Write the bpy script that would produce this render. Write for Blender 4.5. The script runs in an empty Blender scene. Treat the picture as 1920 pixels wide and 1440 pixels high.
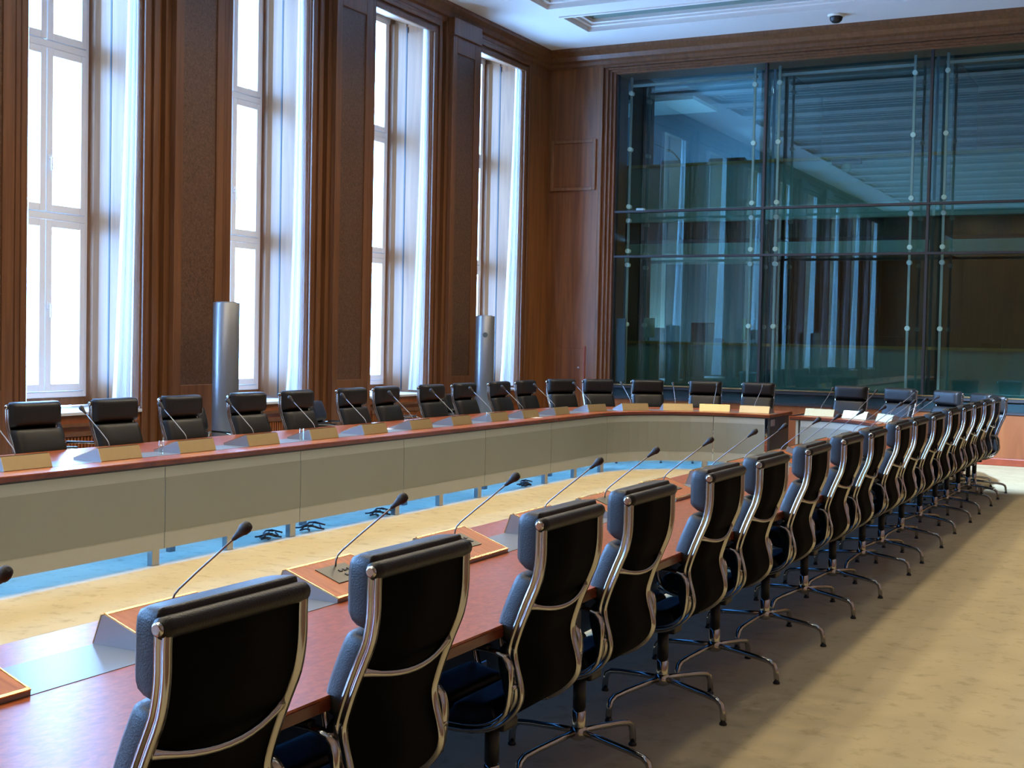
import bpy, bmesh, math, random
from mathutils import Matrix, Vector
random.seed(7)
SC = bpy.context.scene
C = SC.collection
PI = math.pi
# ------------------------------------------------------------------ camera
cam = bpy.data.cameras.new('camera'); cam.sensor_width = 36.0; cam.lens = 2422/1920*36
cam.clip_start = 0.05; cam.clip_end = 200
co = bpy.data.objects.new('camera', cam); C.objects.link(co)
R = Matrix(((0.8894948619251413, -0.034420237470236585, 0.45564694431244274),
            (0.4564816983920419, 0.0220345148057301, -0.8894599143246383),
            (0.020575462130672142, 0.99916451468703, 0.03531179616418137)))
co.matrix_world = Matrix.Translation((0, 0, 1.6)) @ R.to_4x4()
SC.camera = co
SC.view_settings.view_transform = 'Standard'; SC.view_settings.look = 'None'
SC.view_settings.gamma = 1; SC.view_settings.use_curve_mapping = False
SC.view_settings.exposure = 0.0
SC.cycles.use_denoising = True
SC.cycles.max_bounces = 10; SC.cycles.diffuse_bounces = 5; SC.cycles.glossy_bounces = 5
SC.cycles.transparent_max_bounces = 24; SC.cycles.transmission_bounces = 6
SC.cycles.sample_clamp_indirect = 12
# ------------------------------------------------------------------ world, daylight
wd = bpy.data.worlds.new('overcast_sky'); SC.world = wd; wd.use_nodes = True
bg = wd.node_tree.nodes['Background']
bg.inputs['Color'].default_value = (0.25, 0.52, 1.0, 1)
bg.inputs['Strength'].default_value = 46.0

def area(name, loc, rot, sx, sy, energy, col, portal=False, spread=PI):
    l = bpy.data.lights.new(name, 'AREA'); l.shape = 'RECTANGLE'; l.size = sx; l.size_y = sy
    l.energy = energy; l.color = col; l.spread = spread
    if portal: l.cycles.is_portal = True
    o = bpy.data.objects.new(name, l); C.objects.link(o); o.location = loc; o.rotation_euler = rot
    return o

PER = 2.74                        # window bay
WIN_K = list(range(-5, 4))        # bays along the window wall; 0..3 are the four in view
WXF, WXG = -9.03, -9.74           # wall face, glazing plane
for k in WIN_K:
    area('window_portal', (-10.02, 8.935+PER*k, 3.4), (0, -PI/2, 0), 5.2, 1.36, 1, (1, 1, 1), True)
# warm ceiling lamps, three to a coffer
COF = [17.08-1.40*i for i in range(17)]
CEIL = 6.14
LAMP = (1.0, 0.80, 0.50)
for cy in COF:
    for cx, en in ((-6.0, 26), (-4.32, 26), (-2.64, 12)):
        area('ceiling_lamp', (cx, cy, CEIL+0.045), (0, 0, 0), 0.42, 0.10, en, LAMP, spread=math.radians(150))
# unseen cool spot added above the aisle to brighten the floor far right
sp = bpy.data.lights.new('added_spot', 'SPOT'); sp.energy = 22000; sp.color = (0.46, 0.66, 1.0)
sp.spot_size = math.radians(17); sp.spot_blend = 0.55; sp.shadow_soft_size = 0.12
so = bpy.data.objects.new('added_spot', sp); C.objects.link(so); so.location = (-0.45, 7.4, 5.85)
so.rotation_euler = (Vector((-1.75, 17.6, 0.25))-so.location).to_track_quat('-Z', 'Y').to_euler()
# blue fill lights added under the table tops to make the carpet glow
def strip(x, y, rz, ln, en): area('added_table_glow', (x, y, 0.66), (0, 0, rz), 0.06, ln, en, (0.07, 0.32, 1.0))
for i in range(8):
    strip(-6.42, 1.9+1.7*i, 0, 1.5, 17.0); strip(-2.53, 1.9+1.7*i, 0, 1.5, 0.9)
strip(-6.05, 15.42, -0.70, 1.2, 14.0); strip(-5.0, 16.06, -1.45, 1.2, 14.0)
# cool fill lights added inside the interpreters' rooms, no fittings
area('added_booth_light', (-6.9, 20.9, 4.25), (math.radians(125), 0, 0), 1.6, 0.3, 60, (0.36, 0.6, 1.0))
area('added_booth_light', (-4.5, 21.6, 5.88), (0, 0, 0), 1.2, 0.4, 4, (0.7, 0.85, 1.0))
area('added_booth_light', (-7.4, 20.7, 1.30), (math.radians(125), 0, 0), 1.8, 0.3, 30, (0.6, 0.8, 1.0))

# ------------------------------------------------------------------ helpers
def newmat(name):
    m = bpy.data.materials.new(name); m.use_nodes = True
    nt = m.node_tree; b = nt.nodes['Principled BSDF']
    return m, nt, b
def plain(name, col, rough=0.5, metal=0.0, spec=0.5, coat=0.0, bump=0.0, bscale=60, var=0.0, vscale=8, coords='Object'):
    m, nt, b = newmat(name)
    b.inputs['Base Color'].default_value = (*col, 1); b.inputs['Roughness'].default_value = rough
    b.inputs['Metallic'].default_value = metal; b.inputs['Specular IOR Level'].default_value = spec
    b.inputs['Coat Weight'].default_value = coat; b.inputs['Coat Roughness'].default_value = 0.08
    tc = nt.nodes.new('ShaderNodeTexCoord')
    n = nt.nodes.new('ShaderNodeTexNoise'); n.inputs['Scale'].default_value = vscale; n.inputs['Detail'].default_value = 3
    nt.links.new(tc.outputs[coords], n.inputs['Vector'])
    mx = nt.nodes.new('ShaderNodeMix'); mx.data_type = 'RGBA'
    mx.inputs[6].default_value = (*[c*(1-var) for c in col], 1); mx.inputs[7].default_value = (*[min(1, c*(1+var)) for c in col], 1)
    nt.links.new(n.outputs[0], mx.inputs[0]); nt.links.new(mx.outputs[2], b.inputs['Base Color'])
    if bump:
        n2 = nt.nodes.new('ShaderNodeTexNoise'); n2.inputs['Scale'].default_value = bscale
        nt.links.new(tc.outputs[coords], n2.inputs['Vector'])
        bp = nt.nodes.new('ShaderNodeBump'); bp.inputs['Strength'].default_value = bump; bp.inputs['Distance'].default_value = 0.002
        nt.links.new(n2.outputs[0], bp.inputs['Height']); nt.links.new(bp.outputs[0], b.inputs['Normal'])
    return m
def wood(name, c1, c2, scale=(9, 9, 0.5), rough=0.35, spec=0.5, coat=0.0, detail=6, nscale=2.0, cr=0.1, lo=0.3, hi=0.7, dist=1.2):
    m, nt, b = newmat(name)
    tc = nt.nodes.new('ShaderNodeTexCoord'); mp = nt.nodes.new('ShaderNodeMapping')
    mp.inputs['Scale'].default_value = scale
    n = nt.nodes.new('ShaderNodeTexNoise'); n.inputs['Scale'].default_value = nscale; n.inputs['Detail'].default_value = detail
    n.inputs['Distortion'].default_value = dist
    cr_ = nt.nodes.new('ShaderNodeValToRGB'); e = cr_.color_ramp.elements
    e[0].position = lo; e[0].color = (*c1, 1); e[1].position = hi; e[1].color = (*c2, 1)
    nt.links.new(tc.outputs['Object'], mp.inputs[0]); nt.links.new(mp.outputs[0], n.inputs['Vector'])
    nt.links.new(n.outputs[0], cr_.inputs[0]); nt.links.new(cr_.outputs[0], b.inputs['Base Color'])
    b.inputs['Roughness'].default_value = rough; b.inputs['Specular IOR Level'].default_value = spec
    b.inputs['Coat Weight'].default_value = coat; b.inputs['Coat Roughness'].default_value = cr
    return m
def glassmat(name, tint, refl=2.2, base=0.0):
    m = bpy.data.materials.new(name); m.use_nodes = True; nt = m.node_tree; nt.nodes.clear()
    out = nt.nodes.new('ShaderNodeOutputMaterial'); mix = nt.nodes.new('ShaderNodeMixShader')
    tr = nt.nodes.new('ShaderNodeBsdfTransparent'); tr.inputs[0].default_value = (*tint, 1)
    gl = nt.nodes.new('ShaderNodeBsdfGlossy'); gl.inputs['Roughness'].default_value = 0.0
    gl.inputs['Color'].default_value = (0.97, 1.0, 0.96, 1)
    fr = nt.nodes.new('ShaderNodeFresnel'); fr.inputs['IOR'].default_value = 1.5
    mu = nt.nodes.new('ShaderNodeMath'); mu.operation = 'MULTIPLY_ADD'; mu.inputs[1].default_value = refl; mu.inputs[2].default_value = base
    mu.use_clamp = True
    ge = nt.nodes.new('ShaderNodeNewGeometry'); sb = nt.nodes.new('ShaderNodeMath'); sb.operation = 'SUBTRACT'; sb.inputs[0].default_value = 1
    m2 = nt.nodes.new('ShaderNodeMath'); m2.operation = 'MULTIPLY'
    nt.links.new(fr.outputs[0], mu.inputs[0]); nt.links.new(ge.outputs['Backfacing'], sb.inputs[1])
    nt.links.new(mu.outputs[0], m2.inputs[0]); nt.links.new(sb.outputs[0], m2.inputs[1]); nt.links.new(m2.outputs[0], mix.inputs[0])
    nt.links.new(tr.outputs[0], mix.inputs[1]); nt.links.new(gl.outputs[0], mix.inputs[2]); nt.links.new(mix.outputs[0], out.inputs[0])
    return m

M = {}
M['wall_wood'] = wood('wall_wood', (0.115, 0.038, 0.010), (0.24, 0.090, 0.024), (5, 5, 0.25), 0.38, 0.5)
M['trim_wood'] = wood('trim_wood', (0.095, 0.036, 0.012), (0.17, 0.070, 0.026), (8, 8, 0.3), 0.36)
M['pale_wood'] = wood('pale_wood', (0.15, 0.060, 0.020), (0.225, 0.098, 0.036), (6, 6, 0.3), 0.45)
M['burl'] = wood('burl_wood', (0.050, 0.022, 0.010), (0.125, 0.062, 0.032), (1, 1, 1), 0.4, detail=8, nscale=38, lo=0.35, hi=0.65)
M['wainscot'] = wood('wainscot_wood', (0.20, 0.056, 0.013), (0.28, 0.088, 0.022), (3, 3, 0.4), 0.35)
M['plinth'] = wood('plinth_wood', (0.20, 0.035, 0.012), (0.27, 0.05, 0.018), (3, 3, 3), 0.3)
M['table'] = wood('table_wood', (0.15, 0.026, 0.007), (0.44, 0.112, 0.026), (9, 4.5, 9), 0.32, 0.36, 0.10, 10, 6.0, 0.2, 0.15, 0.85, 0.8)
M['edge'] = wood('table_edge_wood', (0.075, 0.014, 0.006), (0.14, 0.03, 0.011), (2, 2, 8), 0.25)
M['counter'] = wood('counter_wood', (0.42, 0.22, 0.07), (0.55, 0.30, 0.10), (1, 6, 6), 0.4)
M['console_wood'] = wood('console_wood', (0.30, 0.075, 0.018), (0.48, 0.15, 0.04), (3, 12, 3), 0.42, 0.35, 0.0)
M['ceiling'] = plain('ceiling_paint', (0.68, 0.66, 0.63), 0.6, var=0.02)
M['white'] = plain('white_paint', (0.80, 0.80, 0.80), 0.35)
M['sill'] = plain('sill_stone', (0.50, 0.50, 0.52), 0.4)
M['coffer_glass'] = plain('coffer_glass', (0.11, 0.19, 0.165), 0.18, spec=0.6, var=0.05)
M['curtain'] = None
M['leather'] = plain('black_leather', (0.010, 0.0098, 0.0095), 0.36, spec=0.30, bump=0.5, bscale=260, var=0.25, vscale=20)
M['mesh'] = plain('black_backing', (0.003, 0.003, 0.003), 0.9, spec=0.08, bump=0.2, bscale=400, var=0.2)
M['chrome'] = plain('polished_aluminium', (0.50, 0.49, 0.46), 0.15, 1.0, var=0.02)
M['steel'] = plain('brushed_steel', (0.42, 0.43, 0.44), 0.32, 1.0, var=0.05)
M['black'] = plain('black_plastic', (0.01, 0.01, 0.011), 0.4, var=0.1)
M['brass'] = plain('brass', (0.72, 0.52, 0.24), 0.27, 1.0, var=0.06, vscale=30)
M['plate_brass'] = plain('satin_brass', (0.62, 0.47, 0.24), 0.42, 0.8, var=0.05, vscale=25)
M['console_side'] = plain('grey_console_metal', (0.30, 0.30, 0.32), 0.35, 0.5, var=0.05)
M['inlay'] = plain('grey_inlay', (0.19, 0.20, 0.19), 0.3, 0.15, 0.3, var=0.06, vscale=3)
M['control'] = plain('dark_control_metal', (0.10, 0.095, 0.07), 0.4, 0.6, var=0.05)
M['skirt'] = plain('grey_skirt', (0.36, 0.365, 0.32), 0.42, 0.15, var=0.04, vscale=2)
M['skirt_in'] = plain('perforated_skirt', (0.23, 0.235, 0.20), 0.5, 0.25, bump=0.3, bscale=500, var=0.08, vscale=1.3)
M['speaker'] = plain('grey_metallic_paint', (0.22, 0.225, 0.24), 0.35, 0.6, var=0.04)
M['badge'] = plain('dark_badge', (0.06, 0.065, 0.06), 0.5)
M['paper'] = plain('paper', (0.85, 0.85, 0.84), 0.7)
M['rubber'] = plain('dark_seal', (0.012, 0.012, 0.016), 0.5)
M['booth_wall'] = plain('booth_plaster', (0.26, 0.33, 0.42), 0.7, var=0.03)
M['booth_front'] = plain('booth_front_cloth', (0.42, 0.44, 0.41), 0.8, var=0.05, bump=0.2)
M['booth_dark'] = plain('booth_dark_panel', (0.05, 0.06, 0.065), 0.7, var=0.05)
M['booth_pale'] = plain('booth_pale_paint', (0.62, 0.66, 0.68), 0.6, var=0.02)
M['mic_head'] = plain('black_foam', (0.008, 0.007, 0.008), 0.6, bump=0.4, bscale=500)
M['cream'] = plain('cream_plastic', (0.70, 0.70, 0.62), 0.5)
M['rod'] = plain('rod_steel', (0.27, 0.30, 0.27), 0.4, 0.3)
M['pane'] = glassmat('window_pane', (0.96, 0.98, 1.0), 1.0)
M['wall_glass'] = glassmat('glass_wall_pane', (0.78, 0.90, 0.92), 0.6, 0.0)
M['inner_glass'] = glassmat('inner_pane', (0.64, 0.79, 0.76), 5.0, 0.045)
M['tumbler'] = glassmat('tumbler_glass', (0.95, 0.97, 0.97), 1.5)
# sheer curtain
m, nt, b = newmat('sheer_curtain')
b.inputs['Base Color'].default_value = (0.86, 0.87, 0.88, 1); b.inputs['Roughness'].default_value = 0.9
tl = nt.nodes.new('ShaderNodeBsdfTranslucent'); tl.inputs[0].default_value = (0.95, 0.96, 0.98, 1)
mx = nt.nodes.new('ShaderNodeMixShader'); mx.inputs[0].default_value = 0.8
nt.links.new(b.outputs[0], mx.inputs[1]); nt.links.new(tl.outputs[0], mx.inputs[2])
nt.links.new(mx.outputs[0], nt.nodes['Material Output'].inputs[0]); M['curtain'] = m
# carpet: beige pile with soft mottling and small darker spots
m, nt, b = newmat('carpet'); b.inputs['Roughness'].default_value = 0.9; b.inputs['Specular IOR Level'].default_value = 0.15
tc = nt.nodes.new('ShaderNodeTexCoord')
n1 = nt.nodes.new('ShaderNodeTexNoise'); n1.inputs['Scale'].default_value = 9; n1.inputs['Detail'].default_value = 5; n1.inputs['Roughness'].default_value = 0.65
n2 = nt.nodes.new('ShaderNodeTexNoise'); n2.inputs['Scale'].default_value = 2.6; n2.inputs['Detail'].default_value = 2
r1 = nt.nodes.new('ShaderNodeValToRGB'); e = r1.color_ramp.elements
e[0].position = 0.30; e[0].color = (0.42, 0.355, 0.215, 1); e[1].position = 0.47; e[1].color = (0.55, 0.47, 0.29, 1)
r2 = nt.nodes.new('ShaderNodeValToRGB'); e = r2.color_ramp.elements
e[0].position = 0.3; e[0].color = (0.88, 0.88, 0.88, 1); e[1].position = 0.7; e[1].color = (1, 1, 1, 1)
mm = nt.nodes.new('ShaderNodeMix'); mm.data_type = 'RGBA'; mm.blend_type = 'MULTIPLY'; mm.inputs[0].default_value = 1
for n in (n1, n2): nt.links.new(tc.outputs['Object'], n.inputs['Vector'])
nt.links.new(n1.outputs[0], r1.inputs[0]); nt.links.new(n2.outputs[0], r2.inputs[0])
nt.links.new(r1.outputs[0], mm.inputs[6]); nt.links.new(r2.outputs[0], mm.inputs[7]); nt.links.new(mm.outputs[2], b.inputs['Base Color'])
n3 = nt.nodes.new('ShaderNodeTexNoise'); n3.inputs['Scale'].default_value = 300
bp = nt.nodes.new('ShaderNodeBump'); bp.inputs['Strength'].default_value = 0.4; bp.inputs['Distance'].default_value = 0.004
nt.links.new(tc.outputs['Object'], n3.inputs['Vector']); nt.links.new(n3.outputs[0], bp.inputs['Height']); nt.links.new(bp.outputs[0], b.inputs['Normal'])
M['carpet'] = m

class MB:
    """collects shapes for one mesh"""
    def __init__(s): s.v = []; s.f = []; s.sm = []
    def add(s, vs, fs, smooth=False):
        o = len(s.v); s.v += [tuple(v) for v in vs]
        for f in fs: s.f.append([i+o for i in f]); s.sm.append(smooth)
        return s
    def box(s, x0, x1, y0, y1, z0, z1):
        return s.add([(x0,y0,z0),(x1,y0,z0),(x1,y1,z0),(x0,y1,z0),(x0,y0,z1),(x1,y0,z1),(x1,y1,z1),(x0,y1,z1)],
              [(0,3,2,1),(4,5,6,7),(0,1,5,4),(1,2,6,5),(2,3,7,6),(3,0,4,7)])
    def prism(s, pts, axis, a, b):
        """pts: 2-D polygon; axis 'y': pts=(x,z); 'x': pts=(y,z); 'z': pts=(x,y)"""
        def P(p, t): return (p[0], t, p[1]) if axis == 'y' else ((t, p[0], p[1]) if axis == 'x' else (p[0], p[1], t))
        n = len(pts); vs = [P(p, a) for p in pts]+[P(p, b) for p in pts]
        fs = [[i, (i+1) % n, (i+1) % n+n, i+n] for i in range(n)]+[list(range(n))[::-1], list(range(n, 2*n))]
        return s.add(vs, fs)
    def lathe(s, prof, c=(0, 0, 0), n=16, axis=(0, 0, 1), smooth=True):
        """prof: (radius, height) along axis"""
        ax = Vector(axis).normalized(); q = Vector((0, 0, 1)).rotation_difference(ax); c = Vector(c)
        vs = []
        for r, h in prof:
            for i in range(n):
                a = 2*PI*i/n; vs.append(c+q @ Vector((r*math.cos(a), r*math.sin(a), h)))
        fs = []
        for j in range(len(prof)-1):
            for i in range(n):
                k = (i+1) % n; fs.append((j*n+i, j*n+k, (j+1)*n+k, (j+1)*n+i))
        s.add(vs, fs, smooth); o = len(s.v)-len(vs)
        s.f.append([o+i for i in range(n)][::-1]); s.sm.append(False)
        s.f.append([o+(len(prof)-1)*n+i for i in range(n)]); s.sm.append(False)
        return s
    def cyl(s, p0, p1, r, n=12, r1=None):
        p0 = Vector(p0); p1 = Vector(p1); d = p1-p0
        return s.lathe([(r, 0), (r if r1 is None else r1, d.length)], p0, n, d)
    def sweep(s, path, sec, side, closed=False, smooth=True):
        """sweep section (a,b) along path: a along fixed side vector, b along side x tangent"""
        side = Vector(side).normalized(); path = [Vector(p) for p in path]; n = len(path); m = len(sec); vs = []
        for i, p in enumerate(path):
            if closed: t = path[(i+1) % n]-path[i-1]
            else: t = path[min(i+1, n-1)]-path[max(i-1, 0)]
            t.normalize(); nb = side.cross(t).normalized()
            for k, ab in enumerate(sec):
                vs.append(p+side*ab[0]+nb*ab[1])
        fs = []
        for i in range(n if closed else n-1):
            j = (i+1) % n
            for k in range(m):
                l = (k+1) % m; fs.append((i*m+k, i*m+l, j*m+l, j*m+k))
        s.add(vs, fs, smooth)
        if not closed:
            o = len(s.v)-len(vs); s.f.append([o+k for k in range(m)][::-1]); s.sm.append(False)
            s.f.append([o+(n-1)*m+k for k in range(m)]); s.sm.append(False)
        return s
    def tube(s, path, r, n=8, radii=None, smooth=True):
        path = [Vector(p) for p in path]; vs = []; up = None; N = len(path)
        for i, p in enumerate(path):
            t = (path[min(i+1, N-1)]-path[max(i-1, 0)]).normalized()
            if up is None:
                up = Vector((0, 0, 1)) if abs(t.z) < 0.9 else Vector((1, 0, 0))
            a = t.cross(up).normalized(); up = a.cross(t).normalized()
            rr = radii[i] if radii else r
            for k in range(n):
                an = 2*PI*k/n; vs.append(p+a*rr*math.cos(an)+up*rr*math.sin(an))
        fs = [(i*n+k, i*n+(k+1) % n, (i+1)*n+(k+1) % n, (i+1)*n+k) for i in range(N-1) for k in range(n)]
        s.add(vs, fs, smooth); o = len(s.v)-len(vs)
        s.f.append([o+k for k in range(n)][::-1]); s.sm.append(False)
        s.f.append([o+(N-1)*n+k for k in range(n)]); s.sm.append(False)
        return s
    def mesh(s, name):
        me = bpy.data.meshes.new(name); me.from_pydata(s.v, [], s.f)
        bm = bmesh.new(); bm.from_mesh(me); bmesh.ops.recalc_face_normals(bm, faces=bm.faces); bm.to_mesh(me); bm.free()
        for p, sm in zip(me.polygons, s.sm): p.use_smooth = sm
        return me
    def build(s, name, mat, parent=None, bevel=0.0, seg=2, **kw):
        me = s.mesh(name)
        if bevel:
            bm = bmesh.new(); bm.from_mesh(me)
            bmesh.ops.bevel(bm, geom=bm.edges[:], offset=bevel, segments=seg, profile=0.6, affect='EDGES', clamp_overlap=True)
            bm.to_mesh(me); bm.free()
        me.materials.append(M[mat] if isinstance(mat, str) else mat)
        o = bpy.data.objects.new(name, me); C.objects.link(o)
        if parent is not None: o.parent = parent
        for k, v in kw.items(): o[k] = v
        return o
def B(*a): return MB().box(*a)
def empty(name, loc=(0, 0, 0), rz=0, label=None, cat=None, group=None, kind=None, parent=None):
    o = bpy.data.objects.new(name, None); C.objects.link(o); o.location = loc; o.rotation_euler = (0, 0, rz)
    o.empty_display_size = 0.1
    if label: o['label'] = label
    if cat: o['category'] = cat
    if group: o['group'] = group
    if kind: o['kind'] = kind
    if parent is not None: o.parent = parent
    return o
def tag(o, label, cat, group=None):
    o['label'] = label; o['category'] = cat
    if group: o['group'] = group
    return o
def dup(o, parent=None):
    c = o.copy(); C.objects.link(c); c.parent = parent
    for ch in o.children: dup(ch, c)
    return c
S = dict(kind='structure')

# ------------------------------------------------------------------ room shell
X0, X1, Y0, Y1 = -9.03, 0.42, -6.3, 18.75
B(X0-0.95, X1+0.3, Y0-0.3, 23.2, -0.06, 0.0).build('floor', 'carpet', **S)
# ceiling with recessed long glazed coffers
cl = empty('ceiling', kind='structure')
CX0, CX1, CH = -7.83, -0.81, 0.435
mb = MB()
mb.box(X0-0.1, CX0, Y0, 19.3, CEIL, CEIL+0.25); mb.box(CX1, X1+0.1, Y0, 19.3, CEIL, CEIL+0.25)
edges = [19.3]
for cy in COF: edges += [cy+CH, cy-CH]
edges.append(Y0)
for i in range(0, len(edges), 2): mb.box(CX0, CX1, edges[i+1], edges[i], CEIL, CEIL+0.25)
mb.build('ceiling_panel', 'ceiling', cl)
for i, cy in enumerate(COF):
    mb = MB()
    def ring(x0, x1, y0, y1, w, z0, z1):
        mb.box(x0, x1, y0, y0+w, z0, z1); mb.box(x0, x1, y1-w, y1, z0, z1)
        mb.box(x0, x0+w, y0+w, y1-w, z0, z1); mb.box(x1-w, x1, y0+w, y1-w, z0, z1)
    ring(CX0-0.05, CX1+0.05, cy-CH-0.05, cy+CH+0.05, 0.05, CEIL-0.018, CEIL)
    ring(CX0, CX1, cy-CH, cy+CH, 0.07, CEIL+0.05, CEIL+0.09)
    ring(CX0+0.07, CX1-0.07, cy-CH+0.07, cy+CH-0.07, 0.06, CEIL+0.08, CEIL+0.13)
    mb.build('coffer_moulding', 'ceiling', cl)
    B(CX0, CX1, cy-CH, cy+CH, CEIL+0.13, CEIL+0.16).build('coffer_glass', 'coffer_glass', cl)
# left (window) wall
wl = empty('wall_left', kind='structure')
def opening(k): return 8.18+PER*k, 9.62+PER*k
ys = [Y0]
for k in WIN_K: ys += list(opening(k))
ys.append(Y1+0.2)
mb = MB()
for i in range(0, len(ys), 2):
    mb.box(X0-0.92, X0, ys[i], ys[i+1], 0, 5.7); mb.box(X0-0.92, X0-0.02, ys[i], ys[i+1], 5.7, 6.02)
mb.build('pier', 'wall_wood', wl)
MB().prism([(X0, 5.70), (X0, CEIL+0.1), (X0-0.95, CEIL+0.1), (X0-0.95, 6.0), (WXG, 5.94)], 'y', Y0, Y1+0.2).build('head_panel', 'trim_wood', wl)
mb = MB()
for k in WIN_K:
    a, b_ = opening(k); mb.box(X0-0.92, X0, a, b_, 0, 0.80)
mb.build('apron', 'wainscot', wl)
for k in WIN_K:
    a, b_ = opening(k)
    # architrave, stepped, both sides and across the head
    mb = MB()
    for (o0, o1, pr) in ((0.0, 0.075, 0.028), (0.075, 0.10, 0.018), (0.10, 0.155, 0.05), (0.155, 0.20, 0.03)):
        mb.box(X0, X0+pr, b_+o0, b_+o1, 0, 5.70+o1); mb.box(X0, X0+pr, a-o1, a-o0, 0, 5.70+o1)
        mb.box(X0, X0+pr, a-o0, b_+o0, 5.70+o0, 5.70+o1)
    mb.build('architrave', 'trim_wood', wl, bevel=0.006, seg=1)
    # reveal boards
    for ya, yb in ((a, a+0.012), (b_-0.012, b_)):
        B(X0-0.40, X0-0.01, ya, yb, 0.86, 5.72).build('reveal_board', 'pale_wood', wl)
        B(X0-0.70, X0-0.425, ya, yb, 0.86, 5.9).build('reveal_board', 'pale_wood', wl)
        B(X0-0.425, X0-0.405, ya-0.001, yb+0.004, 0.86, 5.8).build('guide_rail', 'rubber', wl)
    yc = b_ - 0.012
    MB().prism([(X0-0.70, b_-0.012), (X0-0.55, b_-0.012), (X0-0.60, b_-0.04), (X0-0.70, b_-0.05)], 'z', 0.86, 5.85).build('reveal_moulding', 'pale_wood', wl)
    # sill, shelf and radiator grille
    B(WXG-0.05, X0+0.03, a, b_, 0.805, 0.835).build('sill', 'sill', wl, bevel=0.006)
    mb = MB()
    for i in range(30): mb.box(X0, X0+0.02, a+0.08+i*0.041, a+0.10+i*0.041, 0.14, 0.60)
    mb.build('radiator_grille', 'wainscot', wl, kind='stuff')
    B(X0+0.001, X0+0.03, a+0.05, b_-0.05, 0.61, 0.65).build('grille_rail', 'trim_wood', wl)
    B(X0+0.001, X0+0.035, a+0.05, b_-0.05, 0.70, 0.73).build('grille_rail', 'trim_wood', wl)
# pilasters between the windows
for k in range(-6, 4):
    c_ = 8.935+PER*k+PER/2
    if c_ > 18 or c_ < Y0+0.5: continue
    B(X0, X0+0.06, c_-0.44, c_+0.44, 0, 5.90).build('pilaster_backing', 'trim_wood', wl)
    mb = MB(); w = 0.365; f = X0+0.13
    mb.box(X0+0.06, f, c_-w, c_-w+0.11, 0, 5.93); mb.box(X0+0.06, f, c_+w-0.11, c_+w, 0, 5.93)
    mb.box(X0+0.06, f, c_-w+0.11, c_+w-0.11, 0, 1.06); mb.box(X0+0.06, f, c_-w+0.11, c_+w-0.11, 5.50, 5.93)
    mb.build('pilaster_frame', 'trim_wood', wl, bevel=0.005, seg=1)
    B(X0+0.06, f-0.018, c_-w+0.11, c_+w-0.11, 1.06, 5.50).build('burl_panel', 'burl', wl)
    B(X0+0.06, f+0.03, c_-w-0.03, c_+w+0.03, 5.72, 5.96).build('capital', 'trim_wood', wl, bevel=0.008)
    B(X0+0.06, f+0.02, c_-w-0.02, c_+w+0.02, 0, 0.16).build('pilaster_base', 'trim_wood', wl, bevel=0.006)
# cornices
def cornice(name, flip):
    pr = [(0, 5.88), (0.03, 5.90), (0.035, 5.95), (0.07, 5.97), (0.09, 6.03), (0.14, 6.09), (0.145, CEIL), (0, CEIL)]
    mb = MB()
    if flip: mb.prism([(18.75-d*1.9, z) for d, z in pr], 'x', X0, X1)
    else: mb.prism([(X0+d, z) for d, z in pr], 'y', Y0, Y1)
    mb.build(name, 'trim_wood', **S)
cornice('trim_1', False); cornice('trim_2', True)
# windows
def make_window():
    w = bpy.data.objects.new('window_1', None); C.objects.link(w); w['kind'] = 'structure'
    W = 1.33; h = W/2
    mb = MB(); x0, x1 = -0.05, 0.035
    for y0, y1 in ((-h, -h+0.06), (h-0.06, h)): mb.box(x0, x1, y0, y1, 0.93, 5.95)
    for z0, z1 in ((0.93, 0.99), (5.90, 5.95), (2.655, 2.725), (4.295, 4.365)): mb.box(x0, x1, -h+0.06, h-0.06, z0, z1)
    mb.build('window_frame', 'white', w, bevel=0.006, seg=1)
    B(-0.05, 0.02, -h, h, 0.85, 0.93).build('bottom_board', 'pale_wood', w)
    mc = 0.095
    for z0, z1 in ((0.99, 2.655), (2.725, 4.295), (4.365, 5.90)):
        for y0, y1 in ((-h+0.06, mc-0.003), (mc+0.003, h-0.06)):
            mb = MB(); t = 0.075
            mb.box(-0.035, 0.05, y0+0.003, y0+t, z0+0.004, z1-0.004); mb.box(-0.035, 0.05, y1-t, y1-0.003, z0+0.004, z1-0.004)
            mb.box(-0.035, 0.05, y0+t, y1-t, z0+0.004, z0+t); mb.box(-0.035, 0.05, y0+t, y1-t, z1-t, z1-0.004)
            s = mb.build('sash', 'white', w, bevel=0.008, seg=2)
            B(-0.005, 0.003, y0+t-0.005, y1-t+0.005, z0+t-0.005, z1-t+0.005).build('pane', 'pane', s)
    for z in (1.83, 3.24):
        mb = MB(); mb.box(0.05, 0.062, mc+0.012, mc+0.042, z-0.035, z+0.035); mb.cyl((0.06, mc+0.027, z), (0.095, mc+0.027, z), 0.009)
        mb.box(0.085, 0.10, mc+0.018, mc+0.036, z-0.12, z+0.012)
        mb.build('window_handle', 'white', w, bevel=0.003, seg=1)
    return w
w1 = make_window()
order = [0, 1, 2, 3, -1, -2, -3, -4, -5]
for i, k in enumerate(order):
    w = w1 if i == 0 else dup(w1)
    w.name = 'window_%d' % (i+1); w.location = (WXG, 8.935+PER*k, 0)
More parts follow.
